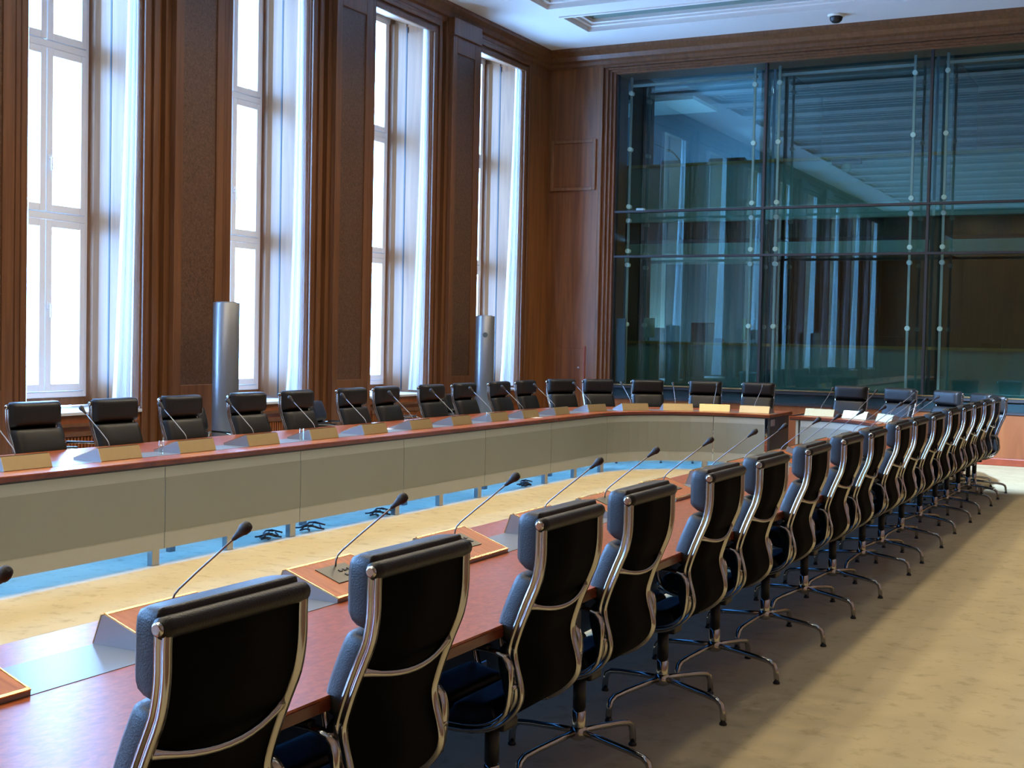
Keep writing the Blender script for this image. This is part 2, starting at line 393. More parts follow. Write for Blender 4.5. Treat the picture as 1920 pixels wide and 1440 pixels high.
# curtains: two gathered sheers in every opening
def curtain_mesh(seed):
    rr = random.Random(seed); mb = MB(); nz, ns = 14, 46; vs = []
    ph = [rr.uniform(0, 6.3) for _ in range(4)]
    for j in range(nz+1):
        t = j/nz; z = 0.87+t*(5.74-0.87); wid = 0.215-0.13*t**0.7
        for i in range(ns+1):
            s = i/ns
            x = -wid*s+0.01*math.sin(3*t+ph[0])
            y = 0.026*math.sin(s*2*PI*6+ph[1]+0.5*math.sin(2*t))*(0.7+0.3*math.sin(5*s+ph[2]))+0.012*math.sin(s*9+ph[3])+0.01*math.sin(t*3+ph[0])
            vs.append((x, y, z))
    fs = [(j*(ns+1)+i, j*(ns+1)+i+1, (j+1)*(ns+1)+i+1, (j+1)*(ns+1)+i) for j in range(nz) for i in range(ns)]
    mb.add(vs, fs, True); me = mb.mesh('curtain'); me.materials.append(M['curtain']); return me
cms = [curtain_mesh(i) for i in range(3)]
NUM_ = ['first', 'second', 'third', 'fourth', 'fifth']
ordn = {0: 'first window from the left', 1: 'second window from the left', 2: 'third window from the left', 3: 'window nearest the glass wall'}
for k in WIN_K:
    a, b_ = opening(k)
    for side, y in (('right', b_-0.06), ('left', a+0.055)):
        me = cms[(k+(side == 'left')) % 3]
        o = bpy.data.objects.new('curtain', me); C.objects.link(o); o.location = (X0-0.045, y, 0)
        if side == 'left': o.scale = (1.1, 0.6, 1)
        if k in ordn: tag(o, 'white sheer curtain gathered at the %s jamb of the %s' % (side, ordn[k]), 'curtain', 'sheer curtains')
        else: tag(o, 'white sheer curtain at the %s jamb of the %s window left of the view' % (side, NUM_[-k-1]), 'curtain', 'sheer curtains behind the viewpoint')
# far wall around the glass front
wb = empty('wall_back', kind='structure')
GX0, GX1, GY = -7.93, -0.72, 18.93
B(X0-0.1, -8.15, Y1, 19.5, 0, CEIL+0.1).build('pier', 'wall_wood', wb)
B(-0.5, X1+0.1, Y1, 19.5, 0, CEIL+0.1).build('pier', 'wall_wood', wb)
B(-8.15, -0.5, Y1, 19.5, 5.86, CEIL+0.1).build('lintel', 'trim_wood', wb)
B(-8.15, -0.5, Y1-0.002, 19.1, 0.0, 0.70).build('wainscot', 'wainscot', wb)
mb = MB()
for i, (x0, x1, y) in enumerate(((-8.15, -8.10, Y1-0.02), (-8.10, -8.04, Y1+0.03), (-8.04, -7.99, Y1+0.07), (-7.99, -7.94, Y1+0.11))):
    mb.box(x0, x1, y, 19.4, 0.70, 5.90-0.02*i)
    mb.box(-1.0-x1+0.35, -1.0-x0+0.35, y, 19.4, 0.70, 5.90-0.02*i)
    mb.box(x1-0.001, -0.6, y, 19.4, 5.86-0.03*i, 5.90-0.03*i)
mb.build('opening_trim', 'trim_wood', wb, bevel=0.006, seg=1)
B(X0, X1, Y1-0.07, Y1, 0, 0.10).build('baseboard_back', 'plinth', bevel=0.01, **S)
B(X0, X0+0.05, Y0, Y1-0.1, 0, 0.12).build('baseboard_left', 'trim_wood', **S)
# raised square panel and flush access door on the far pier
mb = MB(); 
for a_ in ((-8.98, -8.93, 3.96, 4.76), (-8.25, -8.20, 3.96, 4.76), (-8.93, -8.25, 3.96, 4.01), (-8.93, -8.25, 4.71, 4.76)): mb.box(a_[0], a_[1], Y1-0.03, Y1, a_[2], a_[3])
mb.build('panel_moulding', 'pale_wood', wb, bevel=0.008)
B(-8.85, -8.33, Y1-0.012, Y1, 0.84, 1.46).build('access_hatch', 'wall_wood', wb, bevel=0.004, seg=1)
B(-8.335, -8.315, Y1-0.02, Y1, 0.80, 1.50).build('hatch_jamb', 'plinth', wb)
MB().cyl((-8.42, Y1-0.03, 1.16), (-8.42, Y1-0.01, 1.16), 0.012).build('hatch_knob', 'steel', wb)
# right and rear walls
wr = empty('wall_right', kind='structure')
B(X1, X1+0.2, Y0, 19.3, 0, CEIL+0.1).build('wall_panel', 'wall_wood', wr)
for k in range(-6, 4):
    c_ = 8.935+PER*k+PER/2
    B(X1-0.05, X1, c_-0.36, c_+0.36, 0, 5.9).build('pilaster', 'trim_wood', wr, bevel=0.005, seg=1)
B(X0-0.1, X1+0.2, Y0-0.2, Y0, 0, CEIL+0.1).build('wall_front', 'wall_wood', **S)

# ------------------------------------------------------------------ glass front
gw = empty('window_10', kind='structure')
MX = [GX0, -5.545, -3.165, -0.76]
TZ = [0.90, 2.92, 3.62, 5.80]
mb = MB()
for i in range(3):
    for j in range(3):
        B(MX[i]+0.012, MX[i+1]-0.012, GY, GY+0.012, TZ[j]+0.012, TZ[j+1]-0.012).build('glass_pane', 'wall_glass', gw)
for x in MX: B(x-0.018, x+0.018, GY-0.03, GY+0.06, 0.75, 5.84).build('mullion', 'rubber', gw)
for z in (2.92, 3.62): B(MX[0], MX[3], GY-0.045, GY+0.07, z-0.016, z+0.016).build('transom', 'rubber', gw)
B(MX[0], MX[3], GY-0.02, GY+0.06, 5.80, 5.87).build('top_rail', 'rubber', gw)
B(MX[0], MX[3], GY-0.06, GY+0.10, 0.86, 0.92).build('bottom_rail', 'rubber', gw)
B(MX[0], MX[3], GY-0.075, GY-0.06, 0.905, 0.92).build('rail_trim', 'brass', gw)
B(MX[0], MX[3], GY-0.05, GY-0.04, 0.725, 0.86).build('glass_skirt', 'wall_glass', gw)
B(MX[0], MX[3], GY, GY+0.02, 0.70, 0.86).build('skirt_backing', 'booth_dark', gw)
B(-8.15, -0.5, Y1-0.03, Y1+0.1, 0.695, 0.725).build('wainscot_cap', 'rubber', gw)
# inner layer: panes held by steel rods with round clamps
RY = 19.12
for x0, x1 in ((-8.1, -5.60), (-5.56, -3.20), (-3.16, -0.6)): B(x0, x1, 19.50, 19.51, 0.5, 5.92).build('inner_pane', 'inner_glass', gw)
for x0, x1 in ((-7.80, -5.74), (-5.42, -3.40), (-3.01, -1.0)):
    B(x0, x1, RY, RY+0.03, 5.60, 5.64).build('inner_rail', 'rod', gw)
    for x in (x0+0.03, x1-0.03):
        r_ = B(x-0.017, x+0.017, RY-0.03, RY, 0.92, 5.75).build('support_rod', 'rod', gw)
        for z in (5.50, 4.62, 3.72, 3.50, 3.02, 2.80, 1.86):
            MB().cyl((x, RY-0.05, z), (x, RY+0.03, z), 0.036, 12).build('clamp', 'cream', r_)
B(-7.88, -7.72, GY+0.03, GY+0.045, 0.95, 1.95).build('side_panel', 'booth_dark', gw)
# booths behind
bt = empty('booth_gallery', kind='structure')  # parent of the interpreters' booth gallery behind the glass
BY = 20.0
def bb(n, mat, *a): return B(*a).build(n, mat, bt)
bb('gallery_side', 'booth_wall', -9.45, -9.3, 19.4, 23, 0, 6.1)
bb('gallery_return', 'booth_dark', -9.3, -8.1, 19.4, 19.6, 0, 6.1)
bb('gallery_side', 'booth_wall', -0.6, -0.45, 19.4, 23, 0, 6.1)
bb('gallery_ceiling', 'booth_wall', -9.3, -0.5, 19.3, 23, 5.92, 6.1)
bb('back_panel', 'booth_wall', -9.3, -5.9, 22.6, 22.8, 3.4, 6.0)
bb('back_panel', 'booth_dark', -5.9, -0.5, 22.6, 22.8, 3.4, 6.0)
bb('back_panel', 'booth_wall', -9.3, -5.9, 22.6, 22.8, 0, 3.1)
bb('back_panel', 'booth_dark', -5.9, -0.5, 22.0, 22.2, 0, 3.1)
bb('slab', 'booth_pale', -9.3, -0.5, BY-0.05, 22.7, 3.55, 3.77)
bb('slab_recess', 'booth_dark', -9.3, -0.5, BY+0.12, 22.7, 3.27, 3.55)
bb('beam', 'booth_pale', -9.3, -0.5, BY+0.02, 22.7, 3.02, 3.20)
bb('upper_parapet', 'booth_front', -8.2, -0.5, BY, BY+0.10, 3.77, 4.44)
bb('upper_counter', 'counter', -8.2, -0.5, BY-0.06, BY+0.5, 4.44, 4.49)
bb('lower_parapet', 'booth_front', -8.2, -0.5, BY, BY+0.10, 0, 1.555)
bb('lower_counter', 'counter', -8.2, -0.5, BY-0.06, BY+0.5, 1.555, 1.60)
bb('side_pillar', 'booth_dark', -8.15, -7.88, BY+0.02, BY+0.4, 1.6, 3.02)
bb('side_pillar', 'booth_dark', -8.15, -7.88, BY+0.02, BY+0.4, 4.49, 5.92)
for x in (-5.77, -3.2):
    bb('partition', 'booth_wall', x-0.16, x+0.16, BY-0.02, 22.7, 3.60, 5.92)
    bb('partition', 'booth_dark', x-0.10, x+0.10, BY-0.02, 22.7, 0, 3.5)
bb('ceiling_soffit', 'booth_pale', -9.2, -7.42, 21.0, 22.3, 5.72, 5.78)
bb('notice_board', 'booth_pale', -8.44, -8.02, 21.5, 21.53, 1.84, 2.97)

# ------------------------------------------------------------------ table
TZT = 0.725; IX0, IX1 = -6.10, -2.855; WD = 1.055; YS = 14.25; RI = 1.30
XC = (IX0+IX1)/2
def oval(off, y0, side, gap=0.16, n=14):
    """plan line of the table at distance off outside the inner edge, from y0 up the straight then round to the gap"""
    r = RI+off; pts = []
    sg = -1 if side == 'left' else 1
    xs = IX0-off if side == 'left' else IX1+off
    ex = XC+sg*0 ; cxx = IX0+RI if side == 'left' else IX1-RI
    pts.append(Vector((xs, y0)))
    y = y0
    while y+1.5 < YS: y += 1.5; pts.append(Vector((xs, y)))
    for i in range(n+1):
        a = PI/2*i/n; pts.append(Vector((cxx+sg*r*math.cos(a), YS+r*math.sin(a))))
    xe = GAPL if side == 'left' else GAPR
    pts.append(Vector((xe, YS+r)))
    return pts
GAPL, GAPR = -4.40, -4.09
def band(name, mat, side, o0, o1, z0, z1, y0, parent, bevel=0):
    a = oval(o0, y0, side); b_ = oval(o1, y0, side); mb = MB(); n = len(a)
    vs = []
    for p, q in zip(a, b_): vs += [(p.x, p.y, z0), (q.x, q.y, z0), (q.x, q.y, z1), (p.x, p.y, z1)]
    fs = []
    for i in range(n-1):
        for k in range(4): fs.append((4*i+k, 4*i+(k+1) % 4, 4*i+4+(k+1) % 4, 4*i+4+k))
    fs += [(3, 2, 1, 0), (4*n-4, 4*n-3, 4*n-2, 4*n-1)]
    mb.add(vs, fs); return mb.build(name, mat, parent, bevel=bevel)
def along(off, side, s, y0):
    """point and heading at arc length s from y0"""
    pts = oval(off, y0, side, n=40)
    for i in range(len(pts)-1):
        d = (pts[i+1]-pts[i]).length
        if s <= d or i == len(pts)-2:
            t = (pts[i+1]-pts[i]).normalized(); return pts[i]+t*s, t
        s -= d
def skirt_part(name, mat, side, off, th, s0, s1, z0, z1, y0, parent):
    n = max(1, int((s1-s0)/0.13)) if s1 > YS-y0 else 1
    L, Rr = [], []
    for i in range(n+1):
        p, t = along(off, side, s0+(s1-s0)*i/n, y0); nn = Vector((-t.y, t.x))*(1 if side == 'left' else -1)   # outward
        L.append(p); Rr.append(p+nn*th)
    vs = []
    for p, q in zip(L, Rr): vs += [(p.x, p.y, z0), (q.x, q.y, z0), (q.x, q.y, z1), (p.x, p.y, z1)]
    fs = [(4*i+k, 4*i+(k+1) % 4, 4*i+4+(k+1) % 4, 4*i+4+k) for i in range(n) for k in range(4)]
    m_ = len(L); fs += [(3, 2, 1, 0), (4*m_-4, 4*m_-3, 4*m_-2, 4*m_-1)]
    return MB().add(vs, fs).build(name, mat, parent)
TY0 = -1.5
def table(side):
    lab = ('long curved red-brown conference table in front of the windows, grey skirt towards the carpet' if side == 'left'
           else 'long curved red-brown conference table beside the carpeted aisle, nearest the camera')
    t = empty('conference_table', (0, 0, 0), 0, lab, 'table')
    band('tabletop', 'table', side, 0.0, WD, TZT-0.008, TZT, TY0, t)
    band('top_edging', 'edge', side, -0.004, WD+0.004, TZT-0.036, TZT-0.0082, TY0, t)
    band('edge_shadow_gap', 'rubber', side, 0.012, WD-0.03, TZT-0.05, TZT-0.036, TY0, t)
    band('inlay_strip', 'inlay', side, 0.205, 0.455, TZT+0.0002, TZT+0.0015, TY0, t)
    # modesty skirt in segments
    Ltot = (YS-TY0)+RI*PI/2+((GAPL-(IX0+RI)) if side == 'left' else ((IX1-RI)-GAPR))
    seams = [8.31-TY0+1.54*i for i in range(-6, 4)]
    s = [0.0]+[v for v in seams if 0.2 < v < Ltot-0.6]
    while s[-1]+1.54 < Ltot-0.3: s.append(s[-1]+1.54)
    s.append(Ltot-0.03)
    for i in range(len(s)-1):
        a, b_ = s[i]+0.004, s[i+1]-0.004
        p = skirt_part('skirt_panel', 'skirt', side, 0.022, 0.022, a, b_, 0.11, TZT-0.045, TY0, t)
        skirt_part('perforated_inset', 'skirt_in', side, 0.019, 0.004, a+0.001, b_-0.001, 0.225, 0.60, TY0, p)
    for i in range(len(s)):
        for ds in ((0,) if i in (0, len(s)-1) else (-0.06, 0.72) if i % 2 == 0 else (-0.06,)):
            if s[i]+ds > Ltot-0.05 or s[i]+ds < 0: continue
            q, tt = along(0.05, side, s[i]+ds if i < len(s)-1 else s[i]-0.08, TY0)
            f = B(-0.035, 0.035, -0.01, 0.04, 0.0, 0.12).build('skirt_foot', 'steel', t, bevel=0.004, seg=1)
            f.location = (q.x, q.y, 0); f.rotation_euler = (0, 0, math.atan2(tt.y, tt.x)+(0 if side == 'left' else PI))
    if side == 'right': B(IX1+0.07, IX1+0.085, TY0, YS, 0.03, TZT-0.05).build('cable_duct_board', 'black', t)
    # frame legs and rails under the top
    yy = TY0+0.7
    while yy < 14.3:
        for off in (0.35,):
            x = IX0-off if side == 'left' else IX1+off
            B(x-0.02, x+0.02, yy-0.03, yy+0.03, 0, TZT-0.05).build('table_leg', 'speaker', t, bevel=0.003, seg=1)
        x0, x1 = sorted((IX0-0.33, IX0-0.55)) if side == 'left' else sorted((IX1+0.33, IX1+0.55))
        B(x0, x1, yy-0.02, yy+0.02, 0.10, 0.13).build('foot_rail', 'steel', t)
        yy += 1.6
    # end board at the gap
    xe = GAPL if side == 'left' else GAPR
    a_, b2 = YS+RI+0.04, YS+RI+WD-0.15
    x0, x1 = (xe-0.035, xe-0.005) if side == 'left' else (xe+0.005, xe+0.035)
    if side == 'left':
        B(x0, x1, a_, b2, 0.08, TZT-0.05).build('end_board', 'rubber', t)
        q = B(x1-0.001, x1+0.004, a_+0.02, a_+0.2, 0.58, 0.66).build('socket_plate', 'steel', t)
    else: B(x0, x1, a_, b2, 0.08, TZT-0.05).build('end_board', 'skirt', t)
    return t
table('left'); table('right')

# ------------------------------------------------------------------ chair
RAIL = [(-.267, 1.041), (-.266, 1.0), (-.265, .935), (-.254, .87), (-.230, .81), (-.201, .737), (-.178, .665), (-.176, .63), (-.183, .595), (-.195, .555), (-.201, .517), (-.192, .483), (-.163, .446), (-.117, .412), (-.06, .393), (0.02, .388), (.10, .396), (.17, .412), (.225, .430)]
def smooth(pts, k=3):
    """Catmull-Rom through 2-D points"""
    out = []
    for i in range(len(pts)-1):
        p0 = Vector(pts[max(i-1, 0)]); p1 = Vector(pts[i]); p2 = Vector(pts[i+1]); p3 = Vector(pts[min(i+2, len(pts)-1)])
        for j in range(k):
            t = j/k
            out.append(0.5*((2*p1)+(p2-p0)*t+(2*p0-5*p1+4*p2-p3)*t*t+(3*p1-p0-3*p2+p3)*t**3))
    out.append(Vector(pts[-1])); return out
RS = smooth(RAIL, 3)
LEN = [0.0]
for i in range(1, len(RS)): LEN.append(LEN[-1]+(RS[i]-RS[i-1]).length)
def rail_at(s):
    s = max(-0.05, min(LEN[-1]+0.03, s))
    i = 0
    while i < len(RS)-2 and LEN[i+1] < s: i += 1
    d = (RS[i+1]-RS[i]); L = d.length; d = d/L
    n = Vector((-d.y, d.x))        # forward/up side of the shell
    return RS[i]+d*(s-LEN[i]), d, n
def pad_mesh(s0, s1, T, W=0.216, off=0.012):
    na, nb = 12, 12; mb = MB(); vs = []
    def prof(a): return max(0.0, 1-abs(a)**8)**(1/2.4)
    def profy(a): return max(0.0, 1-abs(a)**14)**(1/2.4)
    for layer in (0, 1):
        for i in range(na+1):
            a = -1+2*i/na; a2 = math.copysign(1-(1-abs(a))**1.7, a)
            sm = (s0+s1)/2+a2*(s1-s0)/2
            p, d, n = rail_at(sm)
            for j in range(nb+1):
                b_ = -1+2*j/nb; bb_ = math.copysign(1-(1-abs(b_))**1.9, b_)
                wy = W*(1-0.06*abs(a)**7)
                h = T*(0.04+0.96*prof(a2)*profy(bb_))*(1+0.05*(1-a2*a2)*(1-0.5*bb_*bb_))
                q = p+n*(off+(h if layer else -0.12*h))
                vs.append((q.x, bb_*wy, q.y))
    N = (na+1)*(nb+1); fs = []
    for i in range(na):
        for j in range(nb):
            a = i*(nb+1)+j
            fs.append((a, a+1, a+nb+2, a+nb+1)); fs.append((N+a, N+a+nb+1, N+a+nb+2, N+a+1))
    ring = [j for j in range(nb+1)]+[i*(nb+1)+nb for i in range(1, na+1)]+[na*(nb+1)+j for j in range(nb-1, -1, -1)]+[i*(nb+1) for i in range(na-1, 0, -1)]
    for i in range(len(ring)):
        a, c = ring[i], ring[(i+1) % len(ring)]; fs.append((a, c, c+N, a+N))
    return mb.add(vs, fs, True)
# which way is forward: check normal sign once
_p, _d, _n = rail_at(0.1)
SGN = 1 if _n.x > 0 else -1
if SGN < 0:
    _old = rail_at
    def rail_at(s, _o=_old):
        p, d, n = _o(s); return p, d, -n
# section of the flat bar side rail (a: across, b: depth) with a groove on the outside
BAR = [(-.009, -.015), (.009, -.015), (.0095, -.006), (.006, -.004), (.006, .004), (.0095, .006), (.009, .015), (-.009, .015)]
ARM = [(-.12, .652), (-.02, .654), (.10, .652), (.165, .640), (.200, .605), (.208, .54), (.200, .47), (.165, .425), (.09, .402), (0.0, .398), (-.07, .402), (-.135, .422), (-.178, .465), (-.192, .53), (-.192, .60), (-.170, .640)]
def make_chair(low=False):
    t = empty('swivel_chair')
    sb = 0.205 if low else 0.0
    HW = 0.212
    segs = [i for i in range(len(RS)) if LEN[i] >= sb]
    # sling
    mb = MB(); vs = []
    for i in segs:
        for y in (-HW+0.005, HW-0.005):
            for o in (-0.003, 0.003):
                p, d, n = rail_at(LEN[i]); q = p+n*o; vs.append((q.x, y, q.y))
    n_ = len(segs); fs = []
    for i in range(n_-1):
        a = 4*i; c = a+4
        fs += [(a, a+2, c+2, c), (a+1, c+1, c+3, a+3), (a, c, c+1, a+1), (a+2, a+3, c+3, c+2)]
    fs += [(0, 1, 3, 2), (4*n_-4, 4*n_-2, 4*n_-1, 4*n_-3)]
    mb.add(vs, fs, True).build('back_membrane', 'mesh', t)
    # pads
    L = LEN[-1]
    if not low: pad_mesh(-0.035, 0.150, 0.082).build('headrest_pad', 'leather', t)
    pad_mesh(0.165, 0.395, 0.070).build('back_pad', 'leather', t)
    pad_mesh(0.40, 0.60, 0.055).build('back_pad', 'leather', t)
    pad_mesh(0.66, 0.86, 0.058).build('seat_pad', 'leather', t)
    pad_mesh(0.865, L-0.005, 0.060).build('seat_pad', 'leather', t)
    for sg in (-1, 1):
        sec = [(a*sg, b_) for a, b_ in BAR]
        mb = MB().sweep([(RS[i].x, sg*HW, RS[i].y) for i in segs], sec, (0, 1, 0))
        mb.build('side_rail', 'chrome', t)
        mb = MB().sweep([(u, sg*0.252, z) for u, z in [tuple(p) for p in smooth(ARM+[ARM[0]], 2)[:-1]]],
                        [(-.014, -.005), (.014, -.005), (.016, 0), (.014, .005), (-.014, .005), (-.016, 0)], (0, 1, 0), closed=True)
        ar = mb.build('armrest', 'chrome', t)
        mb = MB()
        for (u, z) in ((-.195, .545), (.06, .396)):
            mb.cyl((u, sg*0.212, z), (u, sg*0.252, z), 0.008, 8)
        mb.build('bracket', 'chrome', ar)
        B(-.12, .13, sg*0.252-0.017, sg*0.252+0.017, .657, .668).build('arm_pad', 'leather', ar, bevel=0.004)
    p0, _, _ = rail_at(sb)
    tr = MB().lathe([(.010, 0), (.021, .006), (.0225, .03), (.0225, .425), (.021, .446), (.010, .452)], (p0.x, -0.226, p0.y), 16, (0, 1, 0)).build('top_rail', 'leather', t)
    for sg in (-1, 1):
        b0 = MB().lathe([(.0145, 0), (.0145, .008), (.010, .011)], (p0.x, sg*0.222, p0.y), 14, (0, sg, 0)).build('bolt', 'chrome', tr)
    # curved stretcher behind the back with flared ends
    pts = []
    for i in range(13):
        a = -1+2*i/12; pts.append((-.222-.028*(1-a*a), a*HW, .760+0.035*a*a))
    MB().tube(pts, .009, 8, [0.016-0.007*min(1, (1-abs(-1+2*i/12))*4) for i in range(13)]).build('stretcher', 'chrome', t)
    MB().tube([(0.225, -HW-.01, .428), (0.225, HW+.01, .428)], .014, 10).build('front_rail', 'chrome', t)
    pts = [(0.0, -HW+.01+2*(HW-.01)*i/8, .383-0.025*(1-(-1+i/4)**2)) for i in range(9)]
    MB().tube(pts, .010, 8).build('seat_stretcher', 'chrome', t)
    B(-.07, .08, -.05, .05, .335, .372).build('tilt_housing', 'black', t, bevel=0.01)
    MB().lathe([(.021, .125), (.021, .215), (.0245, .217), (.0245, .335), (.018, .337), (.018, .345)], (0, 0, 0), 16).build('gas_column', 'black', t)
    MB().lathe([(.025, .125), (.026, .14), (.026, .205), (.022, .21)], (0, 0, 0), 16).build('column_collar', 'chrome', t)
    base = MB().lathe([(.022, .098), (.033, .104), (.036, .125), (.030, .145), (.022, .150)], (0, 0, 0), 16).build('base_hub', 'chrome', t)
    for k in range(4):
        a = k*PI/2
        path = [(.02, .128), (.12, .120), (.24, .108), (.300, .099), (.325, .084), (.334, .06), (.338, .016)]
        ps = [(r*math.cos(a), r*math.sin(a), z) for r, z in path]
        sd = (-math.sin(a), math.cos(a), 0)
        lg = MB().sweep(ps, [(-.011, -.009), (0, -.012), (.011, -.009), (.012, .004), (.006, .011), (-.006, .011), (-.012, .004)], sd).build('leg', 'chrome', base)
        MB().lathe([(.016, 0.0), (.017, .006), (.012, .014), (.010, .018)], (.338*math.cos(a), .338*math.sin(a), 0), 12).build('glide', 'black', base)
    return t
proto = make_chair(); proto_low = make_chair(True)
used = {'full': False, 'low': False}
def put_chair(x, y, rz, label, group, base_rot, low=False):
    key = 'low' if low else 'full'; src = proto_low if low else proto
    if not used[key]: o = src; used[key] = True
    else: o = dup(src)
    o.location = (x, y, 0); o.rotation_euler = (0, 0, rz); o['label'] = label; o['category'] = 'chair'; o['group'] = group
    for c in o.children:
        if c.name.startswith('base_hub'): c.rotation_euler = (0, 0, base_rot)
    return o
NUM = ['first', 'second', 'third', 'fourth', 'fifth', 'sixth', 'seventh', 'eighth', 'ninth', 'tenth', 'eleventh', 'twelfth', 'thirteenth', 'fourteenth', 'fifteenth', 'sixteenth', 'seventeenth', 'eighteenth']
NEAR = [1.845, 2.562, 3.471, 4.185, 5.076, 5.796, 6.644, 7.495, 8.185, 9.088, 9.726, 10.546, 11.467, 12.249, 12.956, 13.655, 14.383]
rots = [0.3, -.3, -.28, -.27, -.35, -.20, -.15, -.30, -.25, -.1, -.3, -.2, -.35, -.22, -.3, -.15, -.3]
for i, y in enumerate(NEAR):
    put_chair(-1.94+random.uniform(-.008, .008), y+0.2245, PI+random.uniform(-.012, .012),
              'black leather swivel chair seen from behind at the near table, %s from the camera' % NUM[i], 'chairs along the near table', rots[i])
LEFT = [6.46, 7.24, 7.99, 8.84, 9.57, 10.48, 11.12, 12.01, 12.74, 13.63, 14.33]
for i, y in enumerate(LEFT):
    put_chair(-7.03+random.uniform(-.01, .01), y+0.2245, random.uniform(-.02, .02)+(0.07 if i in (6,) else 0),
              'black leather chair on the window side, %s from the left' % NUM[i], 'chairs along the window side', random.uniform(-.5, .5))
# round the far end
def far_chair(x, y, ang, label):
    put_chair(x, y, ang, label, 'chairs round the far end of the table', random.uniform(-.5, .5))
FAR = [(-6.974, 15.348, -0.468, 'black leather chair at the far left bend, in front of the wood pier'),
       (-6.683, 15.794, -0.687, 'black leather chair at the far left bend, before the left edge of the glass wall'),
       (-6.210, 16.235, -0.953, 'black leather chair third to the left of the table gap'),
       (-5.573, 16.559, -1.248, 'black leather chair second to the left of the table gap'),
       (-4.943, 16.681, -1.512, 'dark leather chair just left of the table gap'),
       (-3.753, 16.652, -1.737, 'dark leather chair just right of the table gap'),
       (-3.152, 16.469, -1.995, 'bluish lit leather chair second right of the table gap'),
       (-2.574, 16.102, -2.277, 'brightly blue lit leather chair third right of the table gap'),
       (-2.151, 15.634, -2.537, 'blue lit leather chair fourth right of the table gap'),
       (-1.940, 15.100, -2.800, 'leather chair at the right bend of the table, peeking over the near row')]
for f_ in FAR: far_chair(*f_)
for (x, y, a, lb) in ((-7.98, 7.72, 0.5, 'low black chair behind the leftmost window side chair'),
                      (-8.05, 9.35, -0.2, 'low black chair in the second row beside the first grey column'),
                      (-8.0, 11.4, 0.3, 'low black chair in the second row before the second window'),
                      (-7.95, 12.75, 0.4, 'low black chair in the second row behind the seventh window side chair'),
                      (-7.9, 14.1, 0.2, 'low black chair in the second row before the third window')):
    put_chair(x, y, a, lb, 'low chairs in the second row', 0.4, True)

# ------------------------------------------------------------------ desk consoles with gooseneck microphones
def make_console():
    t = empty('desk_console')            # +x towards the sitter, z=0 on the table
    HL = 0.19
    MB().prism([(-.125, 0), (-.095, .083), (-.085, .086), (.125, .012), (.125, 0)], 'y', -HL, HL).build('console_body', 'console_side', t)
    MB().prism([(-.1285, .002), (-.0985, .086), (-.0955, .085), (-.1255, .001)], 'y', -HL-.001, HL+.001).build('name_plate', 'plate_brass', t)
    sl = Vector((.21, -.074)).normalized(); nn = Vector((-sl.y, sl.x))
    def P(d, h): q = Vector((-.085, .086))+sl*d+nn*h; return (q.x, q.y)
    L = Vector((.21, -.074)).length
    MB().prism([P(.006, .0005), P(.006, .003), P(L-.006, .003), P(L-.006, .0005)], 'y', -HL+.006, HL-.006).build('wood_panel', 'console_wood', t)
    mb = MB()
    mb.prism([P(-.003, .0), P(-.003, .004), P(.006, .004), P(.006, .0)], 'y', -HL, HL)
    mb.prism([P(L-.008, .0), P(L-.008, .004), P(L+.002, .004), P(L+.002, .0)], 'y', -HL, HL)
    for y0, y1 in ((-HL, -HL+.005), (HL-.005, HL)): mb.prism([P(-.003, .0), P(-.003, .004), P(L+.002, .004), P(L+.002, .0)], 'y', y0, y1)
    mb.build('brass_border', 'brass', t)
    cp = MB().prism([P(.045, .003), P(.045, .006), P(.15, .006), P(.15, .003)], 'y', -.085, .085).build('control_plate', 'control', t)
    for i in range(3):
        for j in range(2):
            MB().prism([P(.08+j*.03, .006), P(.08+j*.03, .009), P(.092+j*.03, .009), P(.092+j*.03, .006)], 'y', .0+i*.025, .014+i*.025).build('button', 'black', cp)
    b0 = P(.055, .006)
    pts = [(b0[0], 0.02, b0[1]), (b0[0]+.002, 0.02, b0[1]+.022), (b0[0]+.011, 0.019, b0[1]+.041), (b0[0]+.030, .017, b0[1]+.060), (b0[0]+.10, .012, b0[1]+.117), (b0[0]+.17, .008, b0[1]+.172), (b0[0]+.235, .004, b0[1]+.224)]
    ms = MB().tube(pts, .0032, 8).build('microphone_stem', 'speaker', t)
    e = Vector(pts[-1]); d = (e-Vector(pts[-3])).normalized()
    MB().lathe([(.004, -.004), (.007, .004), (.0095, .022), (.0135, .040), (.0165, .046), (.0175, .058), (.014, .070), (.006, .075)], e, 14, d).build('microphone_head', 'mic_head', ms)
    return t
cons = make_console(); cused = [False]
def put_console(x, y, rz, label, group):
    o = cons if not cused[0] else dup(cons); cused[0] = True
    o.location = (x, y, TZT+.0016); o.rotation_euler = (0, 0, rz); o['label'] = label; o['category'] = 'microphone unit'; o['group'] = group
for i, y in enumerate(NEAR):
    yy = {0: 2.01, 1: 2.84, 2: 3.66, 3: 4.49, 4: 5.32}.get(i, y+0.235)
    put_console(-2.525, yy, 0, 'wedge desk console with gooseneck microphone on the near table, %s from the camera' % NUM[i], 'consoles on the near table')
LC = [5.75, 6.55, 7.32, 8.09, 8.90, 9.675, 10.47, 11.25, 12.06, 12.80, 13.62]
for i, y in enumerate(LC):
    put_console(-6.43, y, PI, 'brass fronted microphone console on the window side table, %s from the left' % NUM[i], 'consoles on the window side table')
def on_arc(side, s, off=0.33):
    p, t_ = along(off, side, s, TY0); return p, math.atan2(t_.y, t_.x)
labs = ['at the start of the far left bend', 'in the middle of the far left bend', 'at the end of the far left bend', 'gilt bright, second left of the table gap', 'gilt bright, just left of the table gap',
        'just right of the table gap', 'second right of the table gap, bluish lit', 'third right of the table gap, brightest lit']
